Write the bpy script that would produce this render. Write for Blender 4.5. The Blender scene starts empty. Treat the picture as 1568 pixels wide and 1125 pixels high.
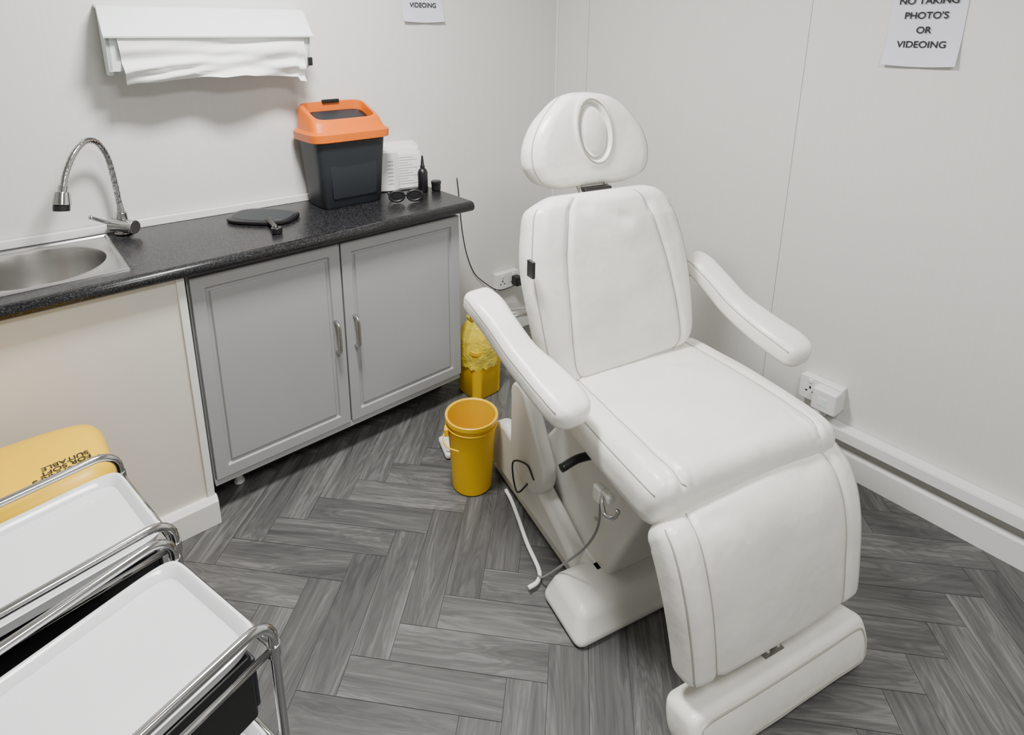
import bpy, bmesh, math, random
from mathutils import Vector, Matrix, noise
random.seed(4)
SC = bpy.context.scene
COL = SC.collection

# ---------------------------------------------------------------- materials
def mat(name, col, rough=0.5, metal=0.0, bump=None, spec=0.5, coat=0.0, var=None, trans=0.0, alpha=1.0):
    m = bpy.data.materials.new(name); m.use_nodes = True
    nt = m.node_tree; b = nt.nodes['Principled BSDF']
    b.inputs['Base Color'].default_value = (*col, 1)
    b.inputs['Roughness'].default_value = rough
    b.inputs['Metallic'].default_value = metal
    b.inputs['Specular IOR Level'].default_value = spec
    b.inputs['Coat Weight'].default_value = coat
    b.inputs['Transmission Weight'].default_value = trans
    b.inputs['Alpha'].default_value = alpha
    tc = nt.nodes.new('ShaderNodeTexCoord')
    if var:   # (scale, amount)
        n = nt.nodes.new('ShaderNodeTexNoise'); n.inputs['Scale'].default_value = var[0]
        n.inputs['Detail'].default_value = 5
        nt.links.new(tc.outputs['Object'], n.inputs['Vector'])
        r = nt.nodes.new('ShaderNodeValToRGB')
        r.color_ramp.elements[0].position = 0.3; r.color_ramp.elements[1].position = 0.7
        r.color_ramp.elements[0].color = (*[c * (1 - var[1]) for c in col], 1)
        r.color_ramp.elements[1].color = (*[min(1, c * (1 + var[1] * .4)) for c in col], 1)
        nt.links.new(n.outputs['Fac'], r.inputs['Fac']); nt.links.new(r.outputs['Color'], b.inputs['Base Color'])
    prev = None
    for (sc, st, dist) in (bump or []):
        n = nt.nodes.new('ShaderNodeTexNoise'); n.inputs['Scale'].default_value = sc
        n.inputs['Detail'].default_value = 3
        nt.links.new(tc.outputs['Object'], n.inputs['Vector'])
        bp = nt.nodes.new('ShaderNodeBump'); bp.inputs['Strength'].default_value = st
        bp.inputs['Distance'].default_value = dist
        nt.links.new(n.outputs['Fac'], bp.inputs['Height'])
        if prev: nt.links.new(prev.outputs['Normal'], bp.inputs['Normal'])
        prev = bp
    if prev: nt.links.new(prev.outputs['Normal'], b.inputs['Normal'])
    return m

M_leather = mat('white_leather', (.82, .805, .755), .33, bump=[(420, .15, .001), (7, .45, .014), (24, .25, .004)], var=(6, .08), spec=.55)
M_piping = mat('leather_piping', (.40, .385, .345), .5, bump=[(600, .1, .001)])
M_plast = mat('white_plastic', (.78, .78, .75), .35, bump=[(80, .05, .001)], var=(9, .04))
M_cream = mat('chair_cover_plastic', (.66, .655, .61), .36, bump=[(60, .05, .001)], var=(8, .06))
M_cable = mat('grey_cable', (.22, .22, .22), .5, var=(8, .06))
M_chrome = mat('chrome', (.58, .58, .58), .12, 1.0, var=(30, .06))
M_steel = mat('brushed_steel', (.55, .54, .53), .25, 1.0, bump=[(200, .05, .001)], var=(12, .1))
M_black = mat('black_plastic', (.008, .008, .009), .35, bump=[(150, .1, .001)])
M_bin = mat('bin_charcoal', (.013, .016, .021), .5, bump=[(250, .15, .001)])
M_orange = mat('orange_plastic', (.70, .135, .002), .36, bump=[(80, .04, .001)])
M_yellow = mat('yellow_plastic', (.84, .50, .002), .42, bump=[(60, .04, .001)], var=(5, .05), spec=.4)
M_bag = mat('yellow_bag', (.85, .66, .04), .25, bump=[(25, .8, .02)], trans=.2)
M_grey = mat('cabinet_grey', (.335, .34, .35), .45, bump=[(200, .04, .001)], var=(3, .03))
M_carc = mat('cabinet_carcass', (.38, .385, .39), .5, var=(4, .03))
M_panel = mat('cream_panel', (.68, .655, .60), .5, bump=[(90, .05, .001)], var=(3, .03))
M_trim = mat('trim_white', (.78, .78, .76), .4, var=(4, .03))
M_disp = mat('dispenser_white', (.76, .82, .80), .35, var=(4, .03))
M_paper = mat('paper', (.84, .84, .83), .85, bump=[(30, .3, .003)])
M_sign = mat('sign_paper', (.66, .67, .76), .8, bump=[(5, .2, .003)])
M_ink = mat('ink', (.015, .015, .015), .8, var=(50, .1))
M_tray = mat('tray_white', (.76, .78, .79), .16, coat=.4, bump=[(6, .05, .002)], var=(3, .03))
M_dark = mat('floor_joint', (.030, .030, .030), .9, var=(5, .1))
M_undershade = mat('undercabinet_shade_dark', (.05, .05, .052), .7, var=(5, .1))  # dark tone that paints the shade beneath the base cabinet
M_shelf = mat('ceiling_tile', (.60, .60, .59), .8, var=(3, .03))

def wall_mat(name, col):
    m = mat(name, col, .5, spec=.3)
    nt = m.node_tree; b = nt.nodes['Principled BSDF']; N = nt.nodes; L = nt.links
    tc = N.new('ShaderNodeTexCoord'); mp = N.new('ShaderNodeMapping')
    mp.inputs['Scale'].default_value = (160, 160, 2.0)
    L.new(tc.outputs['Object'], mp.inputs['Vector'])
    n = N.new('ShaderNodeTexNoise'); n.inputs['Scale'].default_value = 1; n.inputs['Detail'].default_value = 2
    L.new(mp.outputs['Vector'], n.inputs['Vector'])
    bp = N.new('ShaderNodeBump'); bp.inputs['Strength'].default_value = .12; bp.inputs['Distance'].default_value = .002
    L.new(n.outputs['Fac'], bp.inputs['Height']); L.new(bp.outputs['Normal'], b.inputs['Normal'])
    r = N.new('ShaderNodeValToRGB')
    r.color_ramp.elements[0].color = (*[c * .96 for c in col], 1); r.color_ramp.elements[1].color = (*[c * 1.03 for c in col], 1)
    L.new(n.outputs['Fac'], r.inputs['Fac']); L.new(r.outputs['Color'], b.inputs['Base Color'])
    return m
M_wall = wall_mat('wall_panel_white', (.68, .672, .645))
M_wall2 = wall_mat('wall_panel_bounce_cut', (.40, .395, .38))  # walls behind the camera, toned darker to hold back bounced light

def worktop_mat():
    m = mat('worktop_black_speckle', (.02, .02, .02), .28, spec=.4)
    nt = m.node_tree; b = nt.nodes['Principled BSDF']; N = nt.nodes; L = nt.links
    tc = N.new('ShaderNodeTexCoord')
    n = N.new('ShaderNodeTexNoise'); n.inputs['Scale'].default_value = 260; n.inputs['Detail'].default_value = 2
    L.new(tc.outputs['Object'], n.inputs['Vector'])
    r = N.new('ShaderNodeValToRGB')
    r.color_ramp.elements[0].position = .48; r.color_ramp.elements[0].color = (.006, .006, .007, 1)
    r.color_ramp.elements[1].position = .80; r.color_ramp.elements[1].color = (.075, .075, .08, 1)
    L.new(n.outputs['Fac'], r.inputs['Fac']); L.new(r.outputs['Color'], b.inputs['Base Color'])
    return m
M_top = worktop_mat()

def floor_mat():
    m = mat('grey_wood_vinyl', (.12, .12, .12), .42)
    nt = m.node_tree; b = nt.nodes['Principled BSDF']; N = nt.nodes; L = nt.links
    uv = N.new('ShaderNodeUVMap'); uv.uv_map = 'UVMap'
    mp = N.new('ShaderNodeMapping'); mp.inputs['Scale'].default_value = (1.7, 12, 1)
    L.new(uv.outputs['UV'], mp.inputs['Vector'])
    n = N.new('ShaderNodeTexNoise'); n.inputs['Scale'].default_value = 1.0; n.inputs['Detail'].default_value = 4
    n.inputs['Roughness'].default_value = .5; n.inputs['Distortion'].default_value = 1.1
    L.new(mp.outputs['Vector'], n.inputs['Vector'])
    mp2 = N.new('ShaderNodeMapping'); mp2.inputs['Scale'].default_value = (3.0, 80, 1)
    L.new(uv.outputs['UV'], mp2.inputs['Vector'])
    n2 = N.new('ShaderNodeTexNoise'); n2.inputs['Scale'].default_value = 1.0; n2.inputs['Detail'].default_value = 3
    n2.inputs['Distortion'].default_value = .4
    L.new(mp2.outputs['Vector'], n2.inputs['Vector'])
    mul = N.new('ShaderNodeMath'); mul.operation = 'MULTIPLY'; mul.inputs[1].default_value = 12
    L.new(n.outputs['Fac'], mul.inputs[0])
    fr = N.new('ShaderNodeMath'); fr.operation = 'PINGPONG'; fr.inputs[1].default_value = .5
    L.new(mul.outputs[0], fr.inputs[0])
    a1 = N.new('ShaderNodeMath'); a1.operation = 'MULTIPLY_ADD'; a1.inputs[1].default_value = .22
    L.new(fr.outputs[0], a1.inputs[0])
    a2 = N.new('ShaderNodeMath'); a2.operation = 'MULTIPLY'; a2.inputs[1].default_value = .40
    L.new(n2.outputs['Fac'], a2.inputs[0]); L.new(a2.outputs[0], a1.inputs[2])
    at = N.new('ShaderNodeAttribute'); at.attribute_name = 'rnd'
    a3 = N.new('ShaderNodeMath'); a3.operation = 'MULTIPLY_ADD'; a3.inputs[1].default_value = .12
    L.new(at.outputs['Fac'], a3.inputs[0]); L.new(a1.outputs[0], a3.inputs[2])
    a4 = N.new('ShaderNodeMath'); a4.operation = 'MULTIPLY_ADD'; a4.inputs[1].default_value = .55
    L.new(n.outputs['Fac'], a4.inputs[0]); L.new(a3.outputs[0], a4.inputs[2])
    r = N.new('ShaderNodeValToRGB'); e = r.color_ramp.elements
    e[0].position = .40; e[0].color = (.046, .046, .046, 1)
    e[1].position = .86; e[1].color = (.200, .199, .194, 1)
    k = e.new(.60); k.color = (.086, .086, .084, 1)
    L.new(a4.outputs[0], r.inputs['Fac']); L.new(r.outputs['Color'], b.inputs['Base Color'])
    bp = N.new('ShaderNodeBump'); bp.inputs['Strength'].default_value = .12; bp.inputs['Distance'].default_value = .001
    L.new(a4.outputs[0], bp.inputs['Height']); L.new(bp.outputs['Normal'], b.inputs['Normal'])
    return m
M_floor = floor_mat()

# ---------------------------------------------------------------- helpers
def root(name, loc=(0, 0, 0), rz=0):
    e = bpy.data.objects.new(name, None); e.empty_display_size = .05
    e.location = loc; e.rotation_euler = (0, 0, math.radians(rz)); COL.objects.link(e); return e

def mesh(name, verts, faces, m, parent=None, smooth=False):
    me = bpy.data.meshes.new(name); me.from_pydata([tuple(v) for v in verts], [], faces); me.update()
    bm = bmesh.new(); bm.from_mesh(me); bmesh.ops.recalc_face_normals(bm, faces=bm.faces); bm.to_mesh(me); bm.free()
    o = bpy.data.objects.new(name, me); COL.objects.link(o)
    if m: me.materials.append(m)
    if parent: o.parent = parent
    if smooth:
        for p in me.polygons: p.use_smooth = True
    return o

def bev(o, w, seg=3):
    b = o.modifiers.new('bevel', 'BEVEL'); b.width = w; b.segments = seg; b.limit_method = 'ANGLE'
    b.harden_normals = True
    for p in o.data.polygons: p.use_smooth = True
    return o

def box(name, parent, lo, hi, m, bw=0.0, seg=3):
    x0, y0, z0 = lo; x1, y1, z1 = hi
    v = [(x0, y0, z0), (x1, y0, z0), (x1, y1, z0), (x0, y1, z0), (x0, y0, z1), (x1, y0, z1), (x1, y1, z1), (x0, y1, z1)]
    f = [(0, 3, 2, 1), (4, 5, 6, 7), (0, 1, 5, 4), (1, 2, 6, 5), (2, 3, 7, 6), (3, 0, 4, 7)]
    o = mesh(name, v, f, m, parent)
    if bw: bev(o, bw, seg)
    return o

def prism(name, parent, poly, lo, hi, m, axis='z', bw=0.0, seg=3):
    n = len(poly)
    if axis == 'z': V = [(p[0], p[1], lo) for p in poly] + [(p[0], p[1], hi) for p in poly]
    elif axis == 'x': V = [(lo, p[0], p[1]) for p in poly] + [(hi, p[0], p[1]) for p in poly]
    else: V = [(p[0], lo, p[1]) for p in poly] + [(p[0], hi, p[1]) for p in poly]
    F = [tuple(range(n)), tuple(range(n, 2 * n))] + [(i, (i + 1) % n, n + (i + 1) % n, n + i) for i in range(n)]
    o = mesh(name, V, F, m, parent)
    if bw: bev(o, bw, seg)
    return o

def catmull(pts, k=8, closed=False):
    P = [Vector(p) for p in pts]; n = len(P); out = []
    rng = n if closed else n - 1
    for i in range(rng):
        p0 = P[(i - 1) % n] if closed or i > 0 else P[0] * 2 - P[1]
        p1 = P[i]; p2 = P[(i + 1) % n]
        p3 = P[(i + 2) % n] if closed or i + 2 < n else P[-1] * 2 - P[-2]
        for j in range(k):
            t = j / k
            out.append(.5 * ((2 * p1) + (p2 - p0) * t + (2 * p0 - 5 * p1 + 4 * p2 - p3) * t * t + (3 * p1 - p0 - 3 * p2 + p3) * t ** 3))
    if not closed: out.append(P[-1])
    return out

def tube(name, parent, pts, r, m, smooth=True, closed=False, k=8, seg=12, radii=None):
    P = catmull(pts, k, closed) if smooth else [Vector(p) for p in pts]
    n = len(P); V = []; F = []
    T0 = (P[1] - P[0]).normalized()
    up = Vector((0, 0, 1)) if abs(T0.z) < .9 else Vector((1, 0, 0))
    N_ = T0.cross(up).normalized()
    for i, p in enumerate(P):
        if closed: T = (P[(i + 1) % n] - P[i - 1]).normalized()
        else: T = (P[min(i + 1, n - 1)] - P[max(i - 1, 0)]).normalized()
        N_ = (N_ - T * N_.dot(T)).normalized(); B = T.cross(N_)
        rr = r if radii is None else radii(i / (n - 1))
        for j in range(seg):
            a = 2 * math.pi * j / seg
            V.append(p + N_ * math.cos(a) * rr + B * math.sin(a) * rr)
    for i in range(n if closed else n - 1):
        i2 = (i + 1) % n
        for j in range(seg):
            F.append((i * seg + j, i * seg + (j + 1) % seg, i2 * seg + (j + 1) % seg, i2 * seg + j))
    if not closed:
        F.append(tuple(range(seg))); F.append(tuple(range((n - 1) * seg, n * seg)))
    return mesh(name, V, F, m, parent, True)

def cyl(name, parent, p0, p1, r, m, r1=None, seg=32, bw=0):
    p0 = Vector(p0); p1 = Vector(p1); T = (p1 - p0).normalized()
    up = Vector((0, 0, 1)) if abs(T.z) < .9 else Vector((1, 0, 0))
    A = T.cross(up).normalized(); B = T.cross(A); r1 = r if r1 is None else r1
    V = []
    for p, q in ((p0, r), (p1, r1)):
        for j in range(seg):
            a = 2 * math.pi * j / seg; V.append(p + A * math.cos(a) * q + B * math.sin(a) * q)
    F = [(j, (j + 1) % seg, seg + (j + 1) % seg, seg + j) for j in range(seg)] + [tuple(range(seg)), tuple(range(seg, 2 * seg))]
    o = mesh(name, V, F, m, parent)
    bev(o, bw or min(r, r1) * .12, 2)
    return o

def tub(name, parent, rings, m, n=2.0, seg=64, c=(0, 0), cap0=True, cap1=True, wob=0.0, smooth=True, sub=False):
    V = []; F = []
    for ri, R in enumerate(rings):
        hx, hy, z = R[:3]; dx, dy, k = (list(R[3:]) + [0, 0, 0])[:3]
        for j in range(seg):
            a = 2 * math.pi * (j + .5) / seg; ca, sa = math.cos(a), math.sin(a)
            x = hx * math.copysign(abs(ca) ** (2 / n), ca); y = hy * math.copysign(abs(sa) ** (2 / n), sa)
            w = 1 + wob * (noise.noise(Vector((ca * 3, sa * 3, z * 14))))
            V.append((c[0] + dx + x * w, c[1] + dy + y * w, z + k * y + wob * .15 * noise.noise(Vector((ca * 4, sa * 4, 9 + z)))))
    nr = len(rings)
    for i in range(nr - 1):
        for j in range(seg):
            F.append((i * seg + j, i * seg + (j + 1) % seg, (i + 1) * seg + (j + 1) % seg, (i + 1) * seg + j))
    if cap0: F.append(tuple(range(seg)))
    if cap1: F.append(tuple(range((nr - 1) * seg, nr * seg)))
    o = mesh(name, V, F, m, parent, smooth)
    if smooth:
        e = o.modifiers.new('es', 'EDGE_SPLIT'); e.split_angle = math.radians(35)
    return o

class Loft:
    """upholstered pad swept along a path; er = rounding of the ends through the thickness, cw = corner rounding in plan"""
    def __init__(s, st, er, crown=0.0, rcf=.48, cw=None, grooves=(), gd=.004, gw=.022, rough=.0025, pleat=0.0, dent=None, wrinkles=()):
        s.st = st; s.er = er; s.crown = crown; s.rcf = rcf; s.cw = er if cw is None else cw
        s.grooves = grooves; s.gd = gd; s.gw = gw; s.rough = rough; s.pleat = pleat; s.dent = dent; s.wr = wrinkles
        P = [Vector(q[:3]) for q in st]; s.d = [0]
        for i in range(1, len(P)): s.d.append(s.d[-1] + (P[i] - P[i - 1]).length)
        s.L = s.d[-1]
    def at(s, v):
        st, d = s.st, s.d; i = 0
        while i < len(d) - 2 and v > d[i + 1]: i += 1
        t = (v - d[i]) / (d[i + 1] - d[i]); out = []
        for c in range(5):
            p1, p2 = st[i][c], st[i + 1][c]; h = d[i + 1] - d[i]
            m1 = (p2 - st[i - 1][c]) / (d[i + 1] - d[i - 1]) if i > 0 else (p2 - p1) / h
            m2 = (st[i + 2][c] - p1) / (d[i + 2] - d[i]) if i + 2 < len(d) else (p2 - p1) / h
            out.append((2 * t**3 - 3 * t**2 + 1) * p1 + (t**3 - 2 * t**2 + t) * h * m1 + (-2 * t**3 + 3 * t**2) * p2 + (t**3 - t**2) * h * m2)
        return out
    def frame(s, v):
        e = s.L * .004; a = s.at(max(0, v - e)); b = s.at(min(s.L, v + e))
        T = (Vector(b[:3]) - Vector(a[:3])).normalized()
        S = Vector((1, 0, 0)); S = (S - T * S.dot(T)).normalized(); Nn = S.cross(T).normalized()
        return T, S, Nn
    def dims(s, v):
        q = s.at(v); w, t = q[3], q[4]
        d = min(v, s.L - v); k = 1.0; kw = 1.0
        if d < s.er: k = math.sqrt(max(0, 1 - ((s.er - d) / s.er) ** 2))
        if d < s.cw: kw = math.sqrt(max(0, 1 - ((s.cw - d) / s.cw) ** 2))
        w2 = max(.002, w - s.cw * (1 - kw) - .3 * s.er * (1 - k)); t2 = max(.002, t - 2 * min(s.er, t / 2) * (1 - k))
        return Vector(q[:3]), w2, t2, w
    def relief(s, v, x, w, t, dent=True):
        fx = x / w; full = min(1, t / s.st[1][4]); o = s.crown * max(0, 1 - fx ** 2) * full
        q = v / s.L
        for g in s.grooves:
            gx = g(q) if callable(g) else g
            o -= s.gd * math.exp(-((x - gx * w) / s.gw) ** 2) * full
        o += s.rough * noise.noise(Vector((x * 9, v * 9, s.L * 7)))
        if s.pleat and q < .4:
            o += s.pleat * math.sin(abs(x) * 190 + 2.2 * math.sin(v * 30)) * math.exp(-((abs(fx) - .78) / .15) ** 2) * math.exp(-((q - .02) / .13) ** 2)
        for (ax, aq, bx, bq, am, wd) in s.wr:
            px, py = x, v; A0 = (ax * w, aq * s.L); B0 = (bx * w, bq * s.L)
            dx, dy = B0[0] - A0[0], B0[1] - A0[1]; l2 = dx * dx + dy * dy
            tt = max(0, min(1, ((px - A0[0]) * dx + (py - A0[1]) * dy) / l2))
            ex = px - A0[0] - dx * tt; ey = py - A0[1] - dy * tt
            o += am * math.exp(-(ex * ex + ey * ey) / (wd * wd)) * math.sin(math.pi * min(1, max(.15, tt + .1)))
        if s.dent and dent:
            vc, rx, ry, dp = s.dent
            rr = math.sqrt((x / rx) ** 2 + ((v - vc * s.L) / ry) ** 2)
            e = max(0, min(1, (1.08 - rr) / .16)); o -= dp * e * e * (3 - 2 * e)
            o += .004 * math.exp(-((rr - 1.18) / .12) ** 2)
        return o
    def surf(s, v, fx, off=0.0, dent=True):
        P, w, t, w0 = s.dims(v); T, S, Nn = s.frame(v)
        x = fx * w
        rc = min(t * s.rcf, w * .95); h = t / 2
        if abs(x) > w - rc: h = t / 2 - rc + math.sqrt(max(0, rc * rc - (abs(x) - w + rc) ** 2))
        h += s.relief(v, x, w, t, dent) * min(1, max(0, h / (t / 2)))
        return P + S * x + Nn * (h + off)
    def build(s, name, parent, m, ns=64, Lg=72):
        vs = []; e0 = max(s.er, s.cw)
        for i in range(12): vs.append(e0 * (1 - math.cos(math.pi / 2 * i / 12)))
        vs = vs + [e0 + (s.L - 2 * e0) * i / ns for i in range(ns + 1)] + [s.L - x for x in reversed(vs)]
        V = []; F = []; rings = 0; n = 0
        for v in vs:
            P, w, t, w0 = s.dims(v); T, S, Nn = s.frame(v)
            rc = min(t * s.rcf, w * .95); pts = []
            K = 8
            def side(cx, cy, a0):
                for i in range(K):
                    a = a0 + math.pi / 2 * i / (K - 1)
                    pts.append((cx + rc * math.cos(a), cy + rc * math.sin(a)))
            side(w - rc, t / 2 - rc, 0)
            for i in range(1, Lg): pts.append(((w - rc) * (1 - 2 * i / Lg), t / 2))
            side(-(w - rc), t / 2 - rc, math.pi / 2)
            side(-(w - rc), -(t / 2 - rc), math.pi)
            for i in range(1, 10): pts.append((-(w - rc) * (1 - 2 * i / 10), -t / 2))
            side(w - rc, -(t / 2 - rc), 1.5 * math.pi)
            n = len(pts)
            for (x, y) in pts:
                if y > 0: y += s.relief(v, x, w, t) * min(1, y / (t / 2))
                V.append(P + S * x + Nn * y)
            rings += 1
        for i in range(rings - 1):
            for j in range(n): F.append((i * n + j, i * n + (j + 1) % n, (i + 1) * n + (j + 1) % n, (i + 1) * n + j))
        F.append(tuple(range(n))); F.append(tuple(range((rings - 1) * n, rings * n)))
        return mesh(name, V, F, m, parent, True)
    def seam(s, name, parent, f, v0, v1, r=.0022, m=None, k=48, off=0.0):
        pts = []
        for i in range(k + 1):
            q = (v0 + (v1 - v0) * i / k)
            pts.append(s.surf(q * s.L, f(q) if callable(f) else f, off))
        return tube(name, parent, pts, r, m or M_piping, smooth=False, seg=8)

def text(name, parent, body, size, loc, rot, m=M_ink, align='CENTER'):
    c = bpy.data.curves.new(name, 'FONT'); c.body = body; c.size = size; c.align_x = align; c.extrude = .0003
    c.offset = size * .018
    c.materials.append(m); o = bpy.data.objects.new(name, c); COL.objects.link(o)
    o.parent = parent; o.location = loc; o.rotation_euler = rot; return o

# ---------------------------------------------------------------- room
C = Vector((.335, 3.13)); dL = Vector((-.8055, -.5926)); dR = Vector((.6046, -.7965))
PL = C + dL * 3.4; PR = C + dR * 3.6; PD = PL + dR * 3.6
poly = [C, PL, PD, PR]; H = 2.4
mid = (C + PL + PD + PR) / 4
def wall(name, a, b, m):
    d = (b - a).normalized(); n = Vector((-d.y, d.x))
    if (mid - a).dot(n) > 0: n = -n
    th = .1
    return prism(name, None, [a, b, b + n * th, a + n * th], 0, H, m)
wall('wall_left', C, PL, M_wall); wall('wall_right', C, PR, M_wall)
wall('wall_back', PL, PD, M_wall2); wall('wall_front', PD, PR, M_wall2)
prism('ceiling', None, poly, H, H + .1, M_shelf)

def build_floor():
    w = .102; n = 4; ang = math.radians(-8); ca, sa = math.cos(ang), math.sin(ang)
    org = Vector((.2, .8)); V = []; F = []; UV = []; R = []
    g = .0006
    for k in range(-66, 67):
        for m_ in range(-9, 10):
            for kind in (0, 1):
                if kind == 0: x0, y0, x1, y1 = k + n * m_, k - n * m_, k + n * m_ + n, k - n * m_ + 1
                else: x0, y0, x1, y1 = k - 1 + n * m_, k - n * m_, k + n * m_, k - n * m_ + n
                cx, cy = (x0 + x1) / 2 * w, (y0 + y1) / 2 * w
                if cx * cx + cy * cy > 3.3 ** 2: continue
                b = len(V)
                ou, ov = random.random() * 40, random.random() * 40; rr = random.random()
                for (x, y) in ((x0 * w + g, y0 * w + g), (x1 * w - g, y0 * w + g), (x1 * w - g, y1 * w - g), (x0 * w + g, y1 * w - g)):
                    V.append((org.x + x * ca - y * sa, org.y + x * sa + y * ca, 0))
                    UV.append((x + ou, y + ov) if kind == 0 else (y + ou, x + ov))
                F.append((b, b + 1, b + 2, b + 3)); R.append(rr)
    bm = bmesh.new(); uvl = bm.loops.layers.uv.new('UVMap'); rl = bm.faces.layers.float.new('rnd')
    bv = [bm.verts.new(v) for v in V]
    for i, f in enumerate(F):
        fc = bm.faces.new([bv[q] for q in f]); fc[rl] = R[i]
        for l, q in zip(fc.loops, f): l[uvl].uv = UV[q]
    for i in range(4):
        a, b = poly[i], poly[(i + 1) % 4]; d = (b - a).normalized(); nn = Vector((-d.y, d.x))
        if (mid - a).dot(nn) > 0: nn = -nn
        bmesh.ops.bisect_plane(bm, geom=bm.verts[:] + bm.edges[:] + bm.faces[:], plane_co=(a.x, a.y, 0), plane_no=(nn.x, nn.y, 0), clear_outer=True)
    sv = [bm.verts.new((p.x, p.y, -.0015)) for p in poly]
    fc = bm.faces.new(sv); fc.material_index = 1
    sv2 = [bm.verts.new((p.x, p.y, -.06)) for p in poly]; fc = bm.faces.new(sv2); fc.material_index = 1
    bmesh.ops.recalc_face_normals(bm, faces=bm.faces)
    for f in bm.faces:
        if f.normal.z < 0 and f.calc_center_median().z > -.01: f.normal_flip()
    me = bpy.data.meshes.new('floor'); bm.to_mesh(me); bm.free()
    me.materials.append(M_floor); me.materials.append(M_dark)
    o = bpy.data.objects.new('floor', me); COL.objects.link(o)
build_floor()

WL = (C.x, C.y, 0); AL = math.degrees(math.atan2(.5926, .8055))     # local x = -t
WR = (C.x, C.y, 0); AR = math.degrees(math.atan2(-.7965, .6046))    # local x = t ; room at y<0

r = root('trim_1', WR, AR)
for i, t in enumerate((.214, 1.251, 2.45)):
    box('panel_joint_%d' % i, r, (t - .003, -.0012, .1), (t + .003, 0, H), M_wall)
    box('joint_line_%d' % i, r, (t + .003, -.0006, .1), (t + .0042, 0, H), M_cable)
box('corner_bead', r, (.0, -.008, .1), (.012, 0, H), M_trim, .002)
r = root('baseboard_right', WR, AR)
prism('skirting', r, [(0, 0), (-.018, 0), (-.018, .085), (-.008, .1), (0, .1)], .0, 3.58, M_trim, 'x')
r = root('baseboard_left', WL, AL)
prism('skirting', r, [(0, 0), (-.018, 0), (-.018, .085), (-.008, .1), (0, .1)], -.55, -.02, M_trim, 'x')
r = root('cable_trunking', WR, AR)
box('trunk', r, (1.44, -.045, .145), (3.3, -.001, .195), M_trim, .003)
box('trunk_lid', r, (1.44, -.049, .15), (3.3, -.045, .19), M_trim, .0015)
box('drop', r, (1.47, -.025, .195), (1.51, -.001, .25), M_trim, .003)

def socket(r, x0, x1, z0, z1, dep=.03, gang=2):
    box('back_box', r, (x0, -dep, z0), (x1, -.001, z1), M_plast, .004)
    box('face_plate', r, (x0 - .002, -dep - .008, z0 - .002), (x1 + .002, -dep, z1 + .002), M_trim, .004)
    wd = (x1 - x0) / gang
    for g in range(gang):
        cx = x0 + wd * (g + .5); y = -dep - .009
        box('slot', r, (cx - .003, y, z1 - .045), (cx + .003, y + .004, z1 - .035), M_ink)
        for s in (-.012, .012): box('slot', r, (cx + s - .004, y, z1 - .058), (cx + s + .004, y + .004, z1 - .053), M_ink)
        box('rocker', r, (cx - .007, y - .003, z1 - .022), (cx + .007, y + .004, z1 - .008), M_trim, .002)
r = root('wall_socket', WR, AR)
socket(r, 1.415, 1.56, .245, .335)
box('plug_adapter', r, (1.478, -.085, .245), (1.562, -.04, .332), M_trim, .008)
box('adapter_label', r, (1.50, -.0865, .27), (1.53, -.085, .30), M_disp)
r = root('wall_socket', WL, AL)
socket(r, -.40, -.26, .27, .355)
box('plug', r, (-.31, -.085, .285), (-.27, -.04, .335), M_black, .006)

def sign(rt, x0, x1, z0, lines, zl):
    n = 12; V = []; F = []; w = x1 - x0; hgt = .297
    for i in range(n + 1):
        for j in range(n + 1):
            x = x0 + w * i / n; z = z0 + hgt * j / n
            y = -.003 - .016 * max(0, 1 - j / 4) ** 2 * (.5 + abs(i / n - .5))
            V.append((x, y, z - .005 * math.sin(math.pi * i / n) * (1 if j == 0 else 0)))
    for i in range(n):
        for j in range(n): F.append((i * (n + 1) + j, (i + 1) * (n + 1) + j, (i + 1) * (n + 1) + j + 1, i * (n + 1) + j + 1))
    mesh('sheet', V, F, M_sign, rt, True)
    for ln, z in zip(lines, zl): text('lettering', rt, ln, .0275, ((x0 + x1) / 2, -.0075, z), (math.pi / 2, 0, 0))
LN = ['NO TAKING', "PHOTO'S", 'OR', 'VIDEOING']
r = root('paper_sign', WR, AR)
sign(r, 1.497, 1.692, 1.465, LN, [1.643, 1.601, 1.559, 1.517])
r = root('paper_sign', WL, AL)
sign(r, -.876, -.676, 1.607, LN, [1.79, 1.748, 1.706, 1.664])

# ---------------------------------------------------------------- paper towel dispenser
r = root('paper_towel_dispenser', WL, AL)
X0, X1 = -1.958, -1.328
prism('lid', r, [(-.002, 1.648), (-.08, 1.640), (-.155, 1.560), (-.170, 1.552), (-.168, 1.544), (-.150, 1.550), (-.078, 1.630), (-.002, 1.638)], X0 - .005, X1 + .005, M_disp, 'x', .002, 2)
for s, xx in (('l', X0), ('r', X1 - .014)):
    prism('end_plate_' + s, r, [(-.002, 1.64), (-.078, 1.630), (-.148, 1.552), (-.13, 1.445), (-.09, 1.43), (-.002, 1.43)], xx, xx + .014, M_disp, 'x', .003, 2)
prism('front_flange_l', r, [(-.148, 1.552), (-.130, 1.445), (-.124, 1.445), (-.142, 1.552)], X0 + .002, X0 + .05, M_disp, 'x')
prism('front_flange_r', r, [(-.148, 1.552), (-.130, 1.445), (-.124, 1.445), (-.142, 1.552)], X1 - .04, X1 - .002, M_disp, 'x')
box('back_plate', r, (X0, -.012, 1.43), (X1, -.002, 1.64), M_disp)
cyl('paper_roll', r, (X0 + .05, -.075, 1.52), (X1 - .05, -.075, 1.52), .055, M_paper)
box('roll_spindle', r, (X1 - .012, -.145, 1.445), (X1 + .004, -.12, 1.475), M_black, .003)
V = []; F = []; nx, nz = 80, 16
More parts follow.
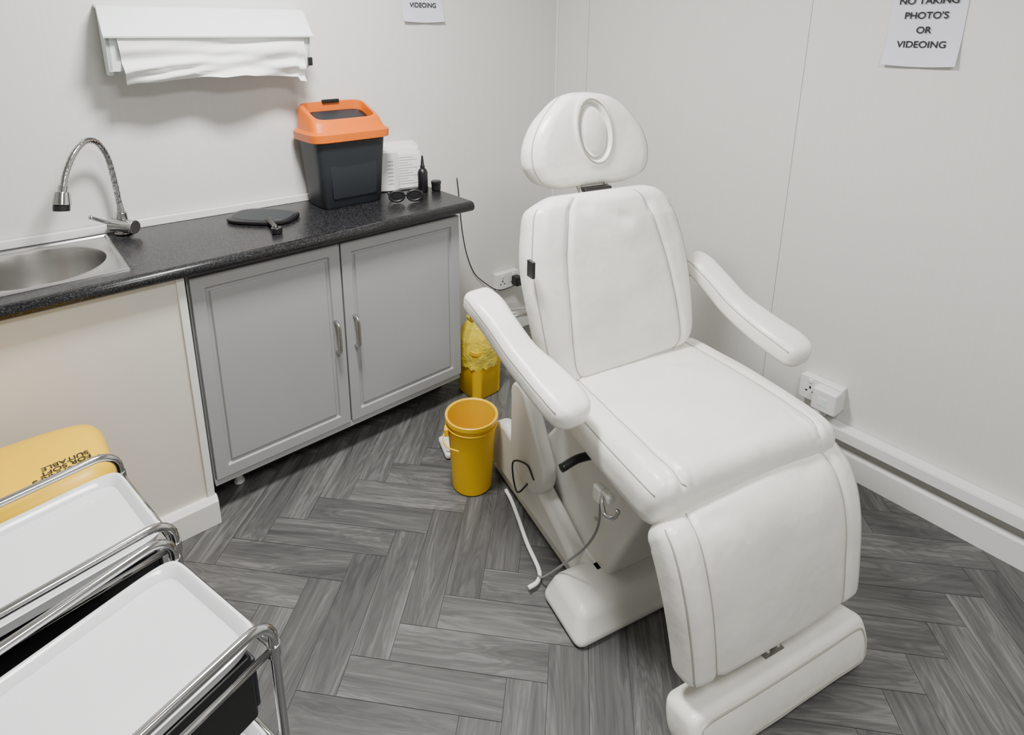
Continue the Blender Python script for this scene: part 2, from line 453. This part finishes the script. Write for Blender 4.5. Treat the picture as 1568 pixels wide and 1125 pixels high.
for i in range(nx + 1):
    for j in range(nz + 1):
        q = i / nx; v = j / nz
        x = X0 + .030 + (X1 - X0 - .056) * q + .012 * v * (1 - q)
        zb = 1.402 + .018 * math.sin(q * 3.0) - .014 * (q > .95) + .006 * noise.noise(Vector((q * 9, 0, 3)))
        z = 1.550 + (zb - 1.550) * v
        y = -.157 + .006 * v - .018 * noise.noise(Vector((q * 3.5 + v * 2.5, v * 5, 1))) * (v + .2) * 1.6 - .006 * math.sin(v * 11 + q * 4)
        V.append((x, y, z))
for i in range(nx):
    for j in range(nz): F.append((i * (nz + 1) + j, (i + 1) * (nz + 1) + j, (i + 1) * (nz + 1) + j + 1, i * (nz + 1) + j + 1))
mesh('hanging_sheet', V, F, M_paper, r, True)

# ---------------------------------------------------------------- cabinets (local x = -a, y = b)
O = (-.076, 2.31, 0); AK = 40.0
def wb(a): return .418 + .0641 * a - .006
r = root('kitchen_worktop', O, AK)
def wt(name, a0, a1, b0, b1a, b1b):
    return prism(name, r, [(-a0, b0), (-a0, b1a), (-a1, b1b), (-a1, b0)], .87, .91, M_top)
wt('top_main', 0, 1.215, 0, wb(0), wb(1.215))
wt('top_front', 1.215, 1.62, 0, .075, .075)
prism('top_back', r, [(-1.215, .43), (-1.215, wb(1.215)), (-1.62, wb(1.62)), (-1.62, .43)], .87, .91, M_top)
wt('top_side', 1.62, 2.35, 0, wb(1.62), wb(2.35))
tube('front_nosing', r, [(0.0, .0, .89), (-2.35, .0, .89)], .0198, M_top, False)
prism('upstand', r, [(-.30, wb(.3) - .016), (-.30, wb(.3)), (-2.35, wb(2.35)), (-2.35, wb(2.35) - .016)], .91, .937, M_trim, 'z', .002)

def door(name, parent, x0, x1, z0, z1, y0, y1, m):
    bm = bmesh.new()
    v = [bm.verts.new(p) for p in [(x0, y0, z0), (x1, y0, z0), (x1, y0, z1), (x0, y0, z1), (x0, y1, z0), (x1, y1, z0), (x1, y1, z1), (x0, y1, z1)]]
    fr = bm.faces.new((v[0], v[1], v[2], v[3]))
    for q in ((4, 7, 6, 5), (0, 4, 5, 1), (1, 5, 6, 2), (2, 6, 7, 3), (3, 7, 4, 0)): bm.faces.new([v[i] for i in q])
    bm.normal_update()
    for th, dp in ((.055, 0), (.005, -.009), (.012, -.001), (.006, .007)):
        bmesh.ops.inset_region(bm, faces=[fr], thickness=th, depth=dp)
    me = bpy.data.meshes.new(name); bmesh.ops.recalc_face_normals(bm, faces=bm.faces); bm.to_mesh(me); bm.free()
    me.materials.append(m); o = bpy.data.objects.new(name, me); COL.objects.link(o); o.parent = parent
    b = o.modifiers.new('b', 'BEVEL'); b.width = .0015; b.segments = 2; b.limit_method = 'ANGLE'
    return o
r = root('base_cabinet', O, AK)
box('carcass', r, (-1.055, .052, .12), (-.045, .38, .868), M_carc)
door('door_right_leaf', r, -.560, -.042, .135, .85, .03, .05, M_grey)
door('door_left_leaf', r, -1.050, -.566, .135, .85, .03, .05, M_grey)
box('bottom_rail', r, (-1.055, .036, .112), (-.045, .065, .132), M_carc)
for nm, xx in (('l', -.60), ('r', -.525)):
    tube('handle_' + nm, r, [(xx, .03, .445), (xx, .008, .449), (xx, .0, .462), (xx, -.002, .505), (xx, .0, .548), (xx, .008, .561), (xx, .03, .565)], .0065, M_steel)
box('undercabinet_shade_board', r, (-1.05, .17, .001), (-.05, .185, .12), M_undershade)  # added dark board, stands in for the shadow under the cabinet
cyl('leg', r, (-.955, .150, .01), (-.955, .150, .115), .013, M_plast)
cyl('leg_foot', r, (-.955, .150, 0.001), (-.955, .150, .012), .018, M_plast)
r = root('sink_side_panel', O, AK)
box('front_board', r, (-2.35, .022, .0), (-1.072, .040, .868), M_panel)
box('edge_strip', r, (-1.088, .014, .0), (-1.066, .36, .868), M_trim, .002)
prism('plinth_skirting', r, [(.022, .001), (-.004, .001), (-.004, .085), (.008, .10), (.022, .10)], -2.35, -1.062, M_trim, 'x')

# sink
r = root('kitchen_sink', O, AK)
def sink():
    cx, cy, R = -1.388, .252, .166; x0, x1, y0, y1 = -1.60, -1.19, .062, .447; z = .9125
    seg = 96; V = []; F = []
    rings = []; rect = []
    for j in range(seg):
        a = 2 * math.pi * j / seg; ca, sa = math.cos(a), math.sin(a)
        t = 1e9
        if ca > 1e-6: t = min(t, (x1 - cx) / ca)
        if ca < -1e-6: t = min(t, (x0 - cx) / ca)
        if sa > 1e-6: t = min(t, (y1 - cy) / sa)
        if sa < -1e-6: t = min(t, (y0 - cy) / sa)
        rect.append([cx + ca * t, cy + sa * t])
    for X in (x0, x1):
        for Y in (y0, y1):
            k = min(range(seg), key=lambda i: (rect[i][0] - X) ** 2 + (rect[i][1] - Y) ** 2); rect[k] = [X, Y]
    sc = lambda f, zz: [(cx + (p[0] - cx) * f, cy + (p[1] - cy) * f, zz) for p in rect]
    rings += [sc(1, z - .002), sc(.99, z + .004), sc(.965, z + .004), sc(.945, z - .001)]
    for rr, zz in ((R * 1.04, z - .001), (R * 1.0, z - .004), (R * .985, z - .012), (R * .97, z - .06), (R * .93, z - .11), (R * .84, z - .14), (R * .65, z - .153), (R * .3, z - .156), (R * .2, z - .162), (R * .05, z - .162)):
        rings.append([(cx + rr * math.cos(2 * math.pi * j / seg), cy + rr * math.sin(2 * math.pi * j / seg), zz) for j in range(seg)])
    for q in rings: V += q
    for i in range(len(rings) - 1):
        for j in range(seg): F.append((i * seg + j, i * seg + (j + 1) % seg, (i + 1) * seg + (j + 1) % seg, (i + 1) * seg + j))
    F.append(tuple(range((len(rings) - 1) * seg, len(rings) * seg)))
    o = mesh('basin', V, F, M_steel, r, True)
    e = o.modifiers.new('es', 'EDGE_SPLIT'); e.split_angle = math.radians(30)
    cyl('drain', r, (cx, cy, z - .161), (cx, cy, z - .157), .03, M_chrome)
sink()
# faucet
r = root('kitchen_faucet', O, AK)
fx, fy = -1.142, .432
cyl('base_ring', r, (fx, fy, .911), (fx, fy, .920), .028, M_chrome)
cyl('body', r, (fx, fy, .918), (fx, fy, .985), .021, M_chrome, .018)
cyl('valve_body', r, (fx - .03, fy + .016, .945), (fx + .020, fy - .050, .942), .022, M_chrome)
cyl('valve_cap', r, (fx + .020, fy - .050, .942), (fx + .026, fy - .058, .942), .023, M_steel)
tube('lever', r, [(fx - .03, fy + .008, .95), (fx - .055, fy - .0, .965), (fx - .09, fy - .02, .99)], .0065, M_chrome)
cyl('lever_knob', r, (fx, fy, .985), (fx, fy, 1.02), .013, M_chrome, .009)
tube('gooseneck', r, [(fx, fy, .98), (fx - .003, fy, 1.08), (fx - .012, fy - .01, 1.17), (fx - .035, fy - .03, 1.225), (fx - .068, fy - .055, 1.238), (fx - .105, fy - .085, 1.21), (fx - .135, fy - .11, 1.16), (fx - .15, fy - .125, 1.12)], .0095, M_chrome, k=10, seg=16, radii=lambda q: .0095 + .0009 * math.sin(q * 260))
cyl('spray_collar', r, (fx - .149, fy - .124, 1.125), (fx - .155, fy - .129, 1.105), .013, M_chrome)
cyl('spray_head', r, (fx - .155, fy - .129, 1.108), (fx - .163, fy - .136, 1.070), .020, M_chrome, .026)
cyl('spray_tip', r, (fx - .163, fy - .136, 1.070), (fx - .166, fy - .139, 1.052), .022, M_black)

# hand mirror
r = root('hand_mirror', (-.822, 2.072, .912), -8)
tub('mirror_body', r, [(.120, .080, 0), (.125, .085, .003), (.125, .085, .010), (.120, .080, .013)], M_black, 2.8)
tub('mirror_glass_back', r, [(.108, .068, .0131), (.107, .067, .0142)], M_bin, 2.8)
tube('handle', r, [(.05, -.055, .013), (.075, -.085, .013), (.10, -.115, .013), (.125, -.148, .013)], .009, M_black, radii=lambda q: .012 - .003 * math.sin(q * 3.1))
cyl('handle_ring', r, (.128, -.150, .0), (.128, -.150, .020), .018, M_black)

# waste bin with orange lid
r = root('waste_bin', O, AK)
cc = (-.385, .322)
tub('bin_body', r, [(.122, .076, .911), (.126, .080, .918), (.136, .088, 1.05), (.146, .096, 1.18), (.142, .092, 1.18), (.12, .08, .93)], M_bin, 7, c=cc)
tub('front_panel', r, [(.09, .002, .95), (.092, .003, .955), (.098, .004, 1.10), (.096, .003, 1.105)], M_bin, 8, c=(-.385, .2405 - .004))
tub('lid', r, [(.152, .104, 1.168), (.163, .113, 1.172), (.165, .114, 1.200), (.156, .106, 1.208), (.150, .100, 1.210, 0, 0, .02), (.142, .084, 1.262, 0, .010, .34), (.136, .079, 1.272, 0, .010, .38),
              (.122, .066, 1.275, 0, .008, .40), (.120, .064, 1.240, 0, .008, .40)], M_orange, 6, c=cc, cap0=False, cap1=False)
tub('flap', r, [(.1202, .0642, 1.2395, 0, .008, .40), (.10, .045, 1.233, 0, .008, .40)], M_black, 6, c=cc)
tub('flap_panel', r, [(.100, .044, 1.243, 0, .014, .40), (.098, .042, 1.250, 0, .014, .40)], M_bin, 6, c=cc)
box('flap_hinge', r, (-.385 - .04, .386, 1.296), (-.385 + .03, .401, 1.310), M_black, .003)

# leaflets
r = root('leaflet_stack', (-.388, 2.50, .911), 24)
for i in range(14):
    x1 = .085 + .010 * math.sin(i * 1.7); y = .006 * i
    box('leaflet_%d' % i, r, (-.075 - .005 * math.cos(i * 2.3), y, 0), (x1, y + .0045, .150 + .0028 * i + .007 * (i % 3)), M_paper)
prism('leaflet_curled', r, [(-.092, -.014), (-.06, -.026), (-.03, -.026), (-.01, -.014), (-.01, -.012), (-.03, -.0235), (-.06, -.0235), (-.09, -.0115)], .001, .165, M_paper, 'z')
for i in range(11):
    box('print_line_%d' % i, r, (-.002 if i > 2 else -.03, -.0006, .02 + i * .0115), (.078 - .02 * (i % 3), 0, .0225 + i * .0115), M_grey)
for i in range(7):
    box('print_block_%d' % i, r, (-.058, -.0266, .03 + i * .016), (-.034, -.0259, .034 + i * .016), M_grey)
box('holder_base', r, (-.095, -.030, 0), (.095, .090, .003), M_black)
r = root('squeeze_bottle', (-.285, 2.452, .911))
tub('bottle', r, [(.019, .019, 0), (.021, .021, .003), (.021, .021, .085), (.016, .016, .097), (.010, .010, .102), (.010, .010, .112), (.0075, .0075, .116), (.0035, .0035, .155), (.002, .002, .156)], M_black, 2)
r = root('cosmetic_pot', (-.232, 2.475, .911))
tub('pot', r, [(.017, .017, 0), (.02, .02, .004), (.02, .02, .028), (.022, .022, .03), (.022, .022, .04), (.018, .018, .043)], M_black, 2)
r = root('safety_goggles', (-.335, 2.288, .9115), 14)
for s in (-1, 1):
    tube('rim', r, [(s * .035 + .028 * math.cos(a), .002 * math.sin(a), .026 + .020 * math.sin(a)) for a in [i * math.pi / 5 for i in range(10)]], .0055, M_black, closed=True)
    tub('lens', r, [(.020, .002, .006), (.027, .0025, .014), (.028, .0025, .026), (.024, .002, .044)], M_black, 2.5, c=(s * .035, 0))
    tube('temple', r, [(s * .064, 0, .032), (s * .066, .035, .03), (s * .06, .07, .022), (s * .045, .09, .008)], .004, M_black)
tube('bridge', r, [(-.01, 0, .028), (0, -.003, .031), (.01, 0, .028)], .0045, M_black)

r = root('power_cable', WL, AL)
tube('cable', r, [(-.622, -.012, .90), (-.612, -.012, .80), (-.60, -.012, .66), (-.575, -.012, .52), (-.53, -.012, .40), (-.47, -.018, .33), (-.40, -.05, .28), (-.31, -.086, .30)], .0025, M_black)

# ---------------------------------------------------------------- yellow things
r = root('yellow_bucket', (-.066, 1.805, 0))
tub('bucket', r, [(.066, .066, .001), (.070, .070, .006), (.078, .078, .16), (.086, .086, .272), (.092, .092, .274), (.092, .092, .288), (.088, .088, .290), (.083, .083, .286), (.074, .074, .14), (.064, .064, .012)], M_yellow, 2)
tube('bucket_lip_ring', r, [(.088 * math.cos(a), .088 * math.sin(a), .255) for a in [i * math.pi / 8 for i in range(16)]], .003, M_yellow, closed=True)
box('handle_lug', r, (-.093, -.045, .225), (-.077, -.015, .255), M_yellow, .004)
tube('handle', r, [(-.088, -.03, .24), (-.096, -.05, .225), (-.08, -.082, .215), (-.04, -.1, .21)], .0028, M_yellow)
r = root('clinical_waste_bin', (-.052, 2.392, 0), 40)
tub('bin', r, [(.070, .070, .001), (.075, .075, .008), (.080, .080, .22), (.084, .084, .225), (.084, .084, .24), (.078, .078, .24), (.068, .068, .02)], M_yellow, 5)
tub('bag_liner', r, [(.0855, .0855, .15), (.086, .086, .19), (.087, .087, .24), (.080, .080, .275), (.066, .066, .305), (.048, .055, .335), (.035, .042, .355), (.045, .05, .37)], M_bag, 3, cap0=False, cap1=False, wob=.12)

r = root('sharps_container', O, AK)
tub('body', r, [(.215, .13, .002), (.22, .134, .012), (.226, .14, .5), (.234, .147, .505), (.234, .147, .535), (.230, .143, .56), (.22, .134, .578), (.20, .115, .590), (.17, .09, .594), (.12, .05, .595)], M_yellow, 5, c=(-1.568, -.222))
tub('lid_seam', r, [(.2355, .1485, .50), (.2365, .1495, .507), (.2355, .1485, .514)], M_yellow, 5, c=(-1.568, -.222))
for i, ln in enumerate(('SUITABLE', 'FOR SOFT', 'AND SHARPS')):
    text('label', r, ln, .022, (-1.425, -.262 - .019 * i, .5952), (0, 0, math.radians(185)))

r = root('foot_pedal', (-.155, 1.985, 0), 20)
box('pedal_base', r, (-.035, -.06, .001), (.035, .06, .028), M_plast, .012)
box('pedal_plate', r, (-.028, -.05, .028), (.028, .02, .042), M_plast, .008)

# ---------------------------------------------------------------- treatment chair
r = root('treatment_chair', (.61, 1.19, 0), 25.5)
gs = lambda s: (lambda q: s * .74)
seat = Loft([(.012, -.008, .538, .292, .135), (.014, .05, .545, .300, .138), (.020, .2, .550, .303, .128), (.028, .35, .548, .298, .12), (.03, .53, .548, .285, .11)], .046, .014, .40, cw=.032, grooves=(gs(-1), gs(1)), gd=.007, gw=.009, pleat=.0055,
            wrinkles=((-.6, .55, -.1, .62, -.005, .02), (.15, .75, .6, .68, -.005, .018), (-.3, .12, .4, .10, -.005, .02), (-.9, .3, -.78, .1, .004, .012), (-.5, .95, -.2, .8, -.005, .016)))
seat.build('seat', r, M_leather)
for s in (-1, 1):
    seat.seam('seat_seam', r, s * .74, .02, .95, .0018, off=.0008)
    seat.seam('seat_edge_piping', r, s * .968, .04, .96, .0018)
leg = Loft([(.020, -.096, .174, .280, .078), (.020, -.078, .28, .288, .088), (.020, -.052, .39, .298, .10), (.018, -.016, .475, .302, .105), (.014, .03, .520, .300, .09)], .030, .012, .38, cw=.026, grooves=(gs(-1), gs(1)), gd=.008, gw=.010, pleat=0,
           wrinkles=((-.7, .93, -.3, .85, -.005, .018), (.7, .95, .3, .86, -.005, .018), (-.86, .9, -.84, .6, -.004, .01), (.88, .95, .9, .7, -.004, .01)))
leg.build('leg_rest', r, M_leather)
for s in (-1, 1):
    leg.seam('leg_seam', r, s * .74, .03, .98, .0018, off=.0008)
    leg.seam('leg_edge_piping', r, s * .955, .05, .96, .0022)
foot = Loft([(.018, -.134, .008, .278, .090), (.018, -.126, .05, .292, .10), (.018, -.114, .09, .292, .10), (.018, -.104, .124, .285, .09)], .014, .002, .22, cw=.02)
foot.build('foot_rest', r, M_leather)
pp = [foot.surf(foot.L * v, fx, .0008) for v, fx in ((.2, -.86), (.2, -.5), (.2, 0), (.2, .5), (.2, .86), (.35, .92), (.7, .92), (.82, .86), (.82, .5), (.82, 0), (.82, -.5), (.82, -.86), (.7, -.92), (.35, -.92))]
tube('foot_piping', r, pp, .0024, M_piping, True, True, 5, 8)
gb = lambda s: (lambda q: s * (.74 - .20 * q))
back = Loft([(.002, .488, .585, .250, .10), (-.002, .51, .66, .272, .118), (-.010, .545, .80, .283, .12), (-.018, .58, .92, .282, .12), (-.020, .605, 1.01, .264, .115), (-.018, .622, 1.065, .242, .10), (-.018, .632, 1.10, .215, .085)], .036, .014, .44, cw=.055, grooves=(gb(-1), gb(1)), gd=.009, gw=.009,
            wrinkles=((.05, .86, .32, .80, -.008, .022), (-.5, .95, -.2, .9, -.006, .02), (.75, .85, .85, .6, -.004, .012), (-.4, .1, .3, .08, -.004, .02), (.62, .95, .5, .82, -.005, .014)))
back.build('back_rest', r, M_leather, 80)
for s in (-1, 1):
    back.seam('back_seam', r, gb(s), .02, .98, .0018, off=.0008)
    back.seam('back_edge_piping', r, s * .96, .06, .93, .0020)
box('brand_tag', r, (-.312, .50, .915), (-.303, .53, .962), M_black)
VC = .56
head = Loft([(.020, .728, 1.090, .150, .085), (.020, .734, 1.120, .200, .10), (.020, .745, 1.163, .224, .108), (.018, .758, 1.213, .223, .11), (.016, .772, 1.265, .200, .11), (.014, .785, 1.315, .158, .105), (.012, .797, 1.357, .10, .09), (.012, .803, 1.377, .06, .07)], .035, .012, .46, cw=.03, dent=(VC, .056, .090, .020))
head.build('head_rest', r, M_leather, 110, 120)
for s in (-1, 1): head.seam('head_piping', r, s * .955, .08, .95, .0022)
def oval(rx, ry, off, dent, k=48):
    out = []
    for i in range(k):
        a = 2 * math.pi * i / k; v = VC * head.L + ry * math.sin(a)
        w = head.dims(v)[1]; out.append(head.surf(v, rx * math.cos(a) / w, off, dent))
    return out
tube('face_hole_edge_piping', r, oval(.0625, .099, .0045, False), .0018, M_piping, False, True, seg=8)
V = []; F = []
kk = 48
V += oval(.046, .079, -.020, False, kk); V += oval(.0465, .0795, -.009, False, kk)
for ri in range(9):
    q = 1 - ri / 9
    V += oval(.0465 * q, .0795 * q, -.009 + .009 * math.sqrt(1 - q * q), False, kk)
for i in range(10):
    for j in range(kk): F.append((i * kk + j, i * kk + (j + 1) % kk, (i + 1) * kk + (j + 1) % kk, (i + 1) * kk + j))
F.append(tuple(range(10 * kk, 11 * kk)))
mesh('face_hole_plug', V, F, M_leather, r, True)
for s in (-.04, .06): cyl('head_post', r, (s, .655, 1.05), (s, .745, 1.16), .008, M_steel)
box('head_bracket', r, (-.04, .66, 1.04), (.06, .69, 1.10), M_black, .004)
# arm rests
armL = Loft([(-.335, .225, .652, .046, .062), (-.338, .28, .670, .058, .074), (-.350, .36, .692, .057, .074), (-.372, .45, .724, .048, .070), (-.388, .54, .770, .047, .068), (-.400, .61, .803, .051, .066), (-.41, .675, .815, .046, .055)], .026, .004, .36, cw=.03)
armL.build('arm_rest_left', r, M_leather)
armR = Loft([(.398, .175, .662, .046, .062), (.393, .23, .680, .056, .074), (.380, .32, .705, .052, .074), (.364, .41, .742, .046, .070), (.352, .48, .788, .045, .068), (.344, .545, .824, .047, .064), (.340, .60, .836, .040, .052)], .026, .004, .36, cw=.03)
armR.build('arm_rest_right', r, M_leather)
for A, nm in ((armL, 'l'), (armR, 'r')):
    for s in (-1, 1):
        A.seam('arm_piping_' + nm, r, s * .95, .06, .95, .0018)
for A, nm in ((armL, 'l'), (armR, 'r')):
    pl = [A.at(A.L * q) for q in (.35, .55, .75, .92)]
    tube('arm_plate_' + nm, r, [(p[0], p[1], p[2] - p[4] * .5 - .004) for p in pl], .014, M_plast)
cyl('arm_pivot_left', r, (-.41, .62, .765), (-.25, .60, .765), .013, M_chrome)
cyl('arm_pivot_left_knob', r, (-.345, .61, .765), (-.33, .61, .765), .022, M_chrome)
cyl('arm_pivot_right', r, (.34, .58, .79), (.22, .60, .79), .014, M_chrome)
# frame below seat
prism('seat_frame', r, [(.04, .485), (.54, .49), (.56, .44), (.45, .40), (.12, .42), (.05, .455)], -.19, .21, M_cream, 'x', .012)
prism('back_frame', r, [(.545, .56), (.60, .56), (.70, 1.0), (.66, 1.0)], -.16, .13, M_cream, 'x', .01)
prism('back_hinge', r, [(.48, .46), (.60, .47), (.62, .60), (.54, .62)], -.15, .13, M_cream, 'x', .01)
box('leg_frame', r, (-.1, -.03, .17), (.12, .02, .46), M_cream, .01)
for s in (.0, .035): cyl('foot_slide', r, (.01 + s, -.115, .10), (.01 + s, -.075, .20), .007, M_chrome)
box('foot_slide_plate', r, (-.01, -.128, .124), (.055, -.095, .128), M_chrome, .001)
def hexa(name, lo, hi, m, bw):
    (ax0, ax1, ay0, ay1, az), (bx0, bx1, by0, by1, bz) = lo, hi
    v = [(ax0, ay0, az), (ax1, ay0, az), (ax1, ay1, az), (ax0, ay1, az), (bx0, by0, bz), (bx1, by0, bz), (bx1, by1, bz), (bx0, by1, bz)]
    o = mesh(name, v, [(0, 3, 2, 1), (4, 5, 6, 7), (0, 1, 5, 4), (1, 2, 6, 5), (2, 3, 7, 6), (3, 0, 4, 7)], m, r)
    return bev(o, bw, 4)
hexa('lift_body', (-.19, .17, .27, .80, .06), (-.15, .15, .12, .52, .46), M_cream, .02)
hexa('base_plate', (-.245, .21, .25, .90, .002), (-.22, .18, .27, .86, .085), M_cream, .02)
hexa('base_front_foot', (-.355, .31, .155, .36, .002), (-.315, .27, .20, .34, .085), M_cream, .028)
for nm, x0, x1 in (('left', -.252, -.19), ('right', .16, .235)):
    prism('side_rail_' + nm, r, [(.88, .04), (.90, .16), (.86, .22), (.79, .25), (.70, .235), (.36, .10), (.33, .04)], x0, x1, M_cream, 'x', .02, 4)
def capsule_plate(name, p0, p1, r0, r1, x0, x1, m):
    d = Vector((p1[0] - p0[0], p1[1] - p0[1])).normalized(); a0 = math.atan2(d.y, d.x); P = []
    for i in range(13):
        a = a0 + math.pi / 2 + math.pi * i / 12; P.append((p0[0] + r0 * math.cos(a), p0[1] + r0 * math.sin(a)))
    for i in range(13):
        a = a0 - math.pi / 2 + math.pi * i / 12; P.append((p1[0] + r1 * math.cos(a), p1[1] + r1 * math.sin(a)))
    return prism(name, r, P, x0, x1, m, 'x', .012, 3)
capsule_plate('side_cover_left', (.62, .24), (.675, .42), .115, .055, -.256, -.205, M_cream)
capsule_plate('side_cover_right', (.62, .24), (.675, .42), .115, .055, .175, .225, M_cream)
cyl('lift_bolt', r, (-.188, .33, .22), (-.181, .33, .22), .006, M_steel)
tube('black_lever', r, [(-.19, .33, .44), (-.25, .34, .437), (-.305, .335, .43)], .012, M_black)
box('remote_hook', r, (-.275, .205, .405), (-.250, .235, .450), M_plast, .006)
box('remote_body', r, (-.268, .175, .425), (-.245, .215, .447), M_plast, .006)
tube('remote_holder', r, [(-.25, .21, .44), (-.275, .19, .43), (-.285, .165, .415), (-.275, .145, .42), (-.265, .14, .44)], .006, M_chrome)
tube('remote_cable', r, [(-.262, .215, .41), (-.262, .22, .32), (-.27, .26, .22), (-.295, .32, .12), (-.325, .37, .04), (-.33, .40, .015)], .0032, M_cable)
tube('mains_cable', r, [(-.375, .375, .018), (-.34, .385, .014), (-.315, .42, .010), (-.30, .52, .010), (-.278, .62, .010), (-.262, .70, .010), (-.258, .75, .012)], .0065, M_plast)
tube('black_cable', r, [(-.25, .60, .16), (-.285, .62, .12), (-.28, .66, .20), (-.262, .60, .23), (-.257, .56, .20)], .003, M_black)

# ---------------------------------------------------------------- trolleys
def trolley(loc, rz, W=.277, D=.50, zt=.61):
    r = root('salon_trolley', (loc[0], loc[1], 0), rz)
    cx, cy = W / 2, -D / 2
    def tray(name, z, m):
        hx, hy = W / 2 - .004, D / 2 - .004
        tub(name, r, [(hx - .012, hy - .012, z - .028), (hx - .008, hy - .008, z - .026), (hx, hy, z - .004), (hx + .002, hy + .002, z), (hx - .003, hy - .003, z + .001), (hx - .008, hy - .008, z - .003), (hx - .016, hy - .016, z - .016), (hx - .022, hy - .022, z - .018), (.02, .03, z - .018)], m, 12, 96, c=(cx, cy))
    for i, z in enumerate((zt, .36, .11)): tray('tray_%d' % i, z, M_tray)
    for xx in (-.011, W + .011):
        y0, y1 = .006, -D - .006
        zr = zt + .036
        arc = lambda yc, s: [(xx, yc - s * .045 + s * .045 * math.sin(a), zr - .045 + .045 * math.cos(a)) for a in [math.pi / 2 * (1 - i / 6) for i in range(7)]]
        pts = [(xx, y0, .05), (xx, y0, .3)] + arc(y0, 1) + list(reversed(arc(y1, -1))) + [(xx, y1, .3), (xx, y1, .05)]
        tube('side_rail', r, pts, .0085, M_chrome, False, seg=16)
        tube('lower_rail', r, [(xx, y0, zt - .03), (xx, y1, zt - .03)], .006, M_chrome, False)
        for z in (.34, .09): tube('shelf_rail', r, [(xx, y0, z), (xx, y1, z)], .006, M_chrome, False)
        for yy in (y0, y1):
            cyl('caster_stem', r, (xx, yy, .03), (xx, yy, .06), .008, M_steel)
            cyl('caster_wheel', r, (xx - .01, yy, .026), (xx + .01, yy, .026), .025, M_black)
            cyl('joint', r, (xx, yy, zt - .045), (xx, yy, zt - .02), .011, M_chrome)
    for yy in (.006, -D - .006):
        for z in (zt - .03, .34, .09): tube('cross_rail', r, [(-.011, yy, z), (W + .011, yy, z)], .006, M_chrome, False)
    box('drawer_box', r, (.012, -D + .02, zt - .17), (W - .012, -.02, zt - .035), M_black, .006)
    box('drawer_front', r, (.016, -.021, zt - .155), (W - .016, -.012, zt - .05), M_bin, .004)
    tub('storage_basket', r, [(.10, .18, .346), (.118, .20, .43), (.121, .203, .43), (.115, .197, .43), (.098, .177, .35)], M_black, 8, c=(cx, cy))
    return r
trolley((-.600, .914), -33.9)
trolley((-.845, 1.148), -41)

# ---------------------------------------------------------------- lights
def panel(x, y, rz, e, sx=.6, sy=.6, k=.6):
    r = root('ceiling_key_fill_panel', (x, y, H), rz)
    box('frame', r, (-sx / 2 - .02, -sy / 2 - .02, -.02), (sx / 2 + .02, sy / 2 + .02, 0), M_trim, .003)
    m = mat('diffuser', (.9, .9, .9), .5); b = m.node_tree.nodes['Principled BSDF']
    b.inputs['Emission Color'].default_value = (1, .985, .96, 1); b.inputs['Emission Strength'].default_value = 1.5
    box('diffuser', r, (-sx / 2, -sy / 2, -.023), (sx / 2, sy / 2, -.02), m)
    l = bpy.data.lights.new('lamp', 'AREA'); l.shape = 'RECTANGLE'; l.size = sx * k; l.size_y = sy * k; l.energy = e
    l.color = (1, .99, .965)
    o = bpy.data.objects.new('lamp', l); COL.objects.link(o); o.parent = r; o.location = (0, 0, -.03)
panel(-.32, 1.42, 36, 66, k=.5)
panel(.60, .10, 36, 40, k=.9)  # unseen fill light, added to lift the chair front and right wall
w = bpy.data.worlds.new('World'); SC.world = w; w.use_nodes = True
w.node_tree.nodes['Background'].inputs['Color'].default_value = (.9, .95, 1, 1)
w.node_tree.nodes['Background'].inputs['Strength'].default_value = .3

# ---------------------------------------------------------------- camera
cd = bpy.data.cameras.new('camera'); cam = bpy.data.objects.new('camera', cd); COL.objects.link(cam)
cam.location = (0, 0, 1.56); cam.rotation_euler = (math.radians(74.75), 0, 0)
cd.sensor_width = 36; cd.lens = 36 * 917 / 1568; cd.shift_x = .021; cd.shift_y = -.1674; cd.clip_start = .02
SC.camera = cam
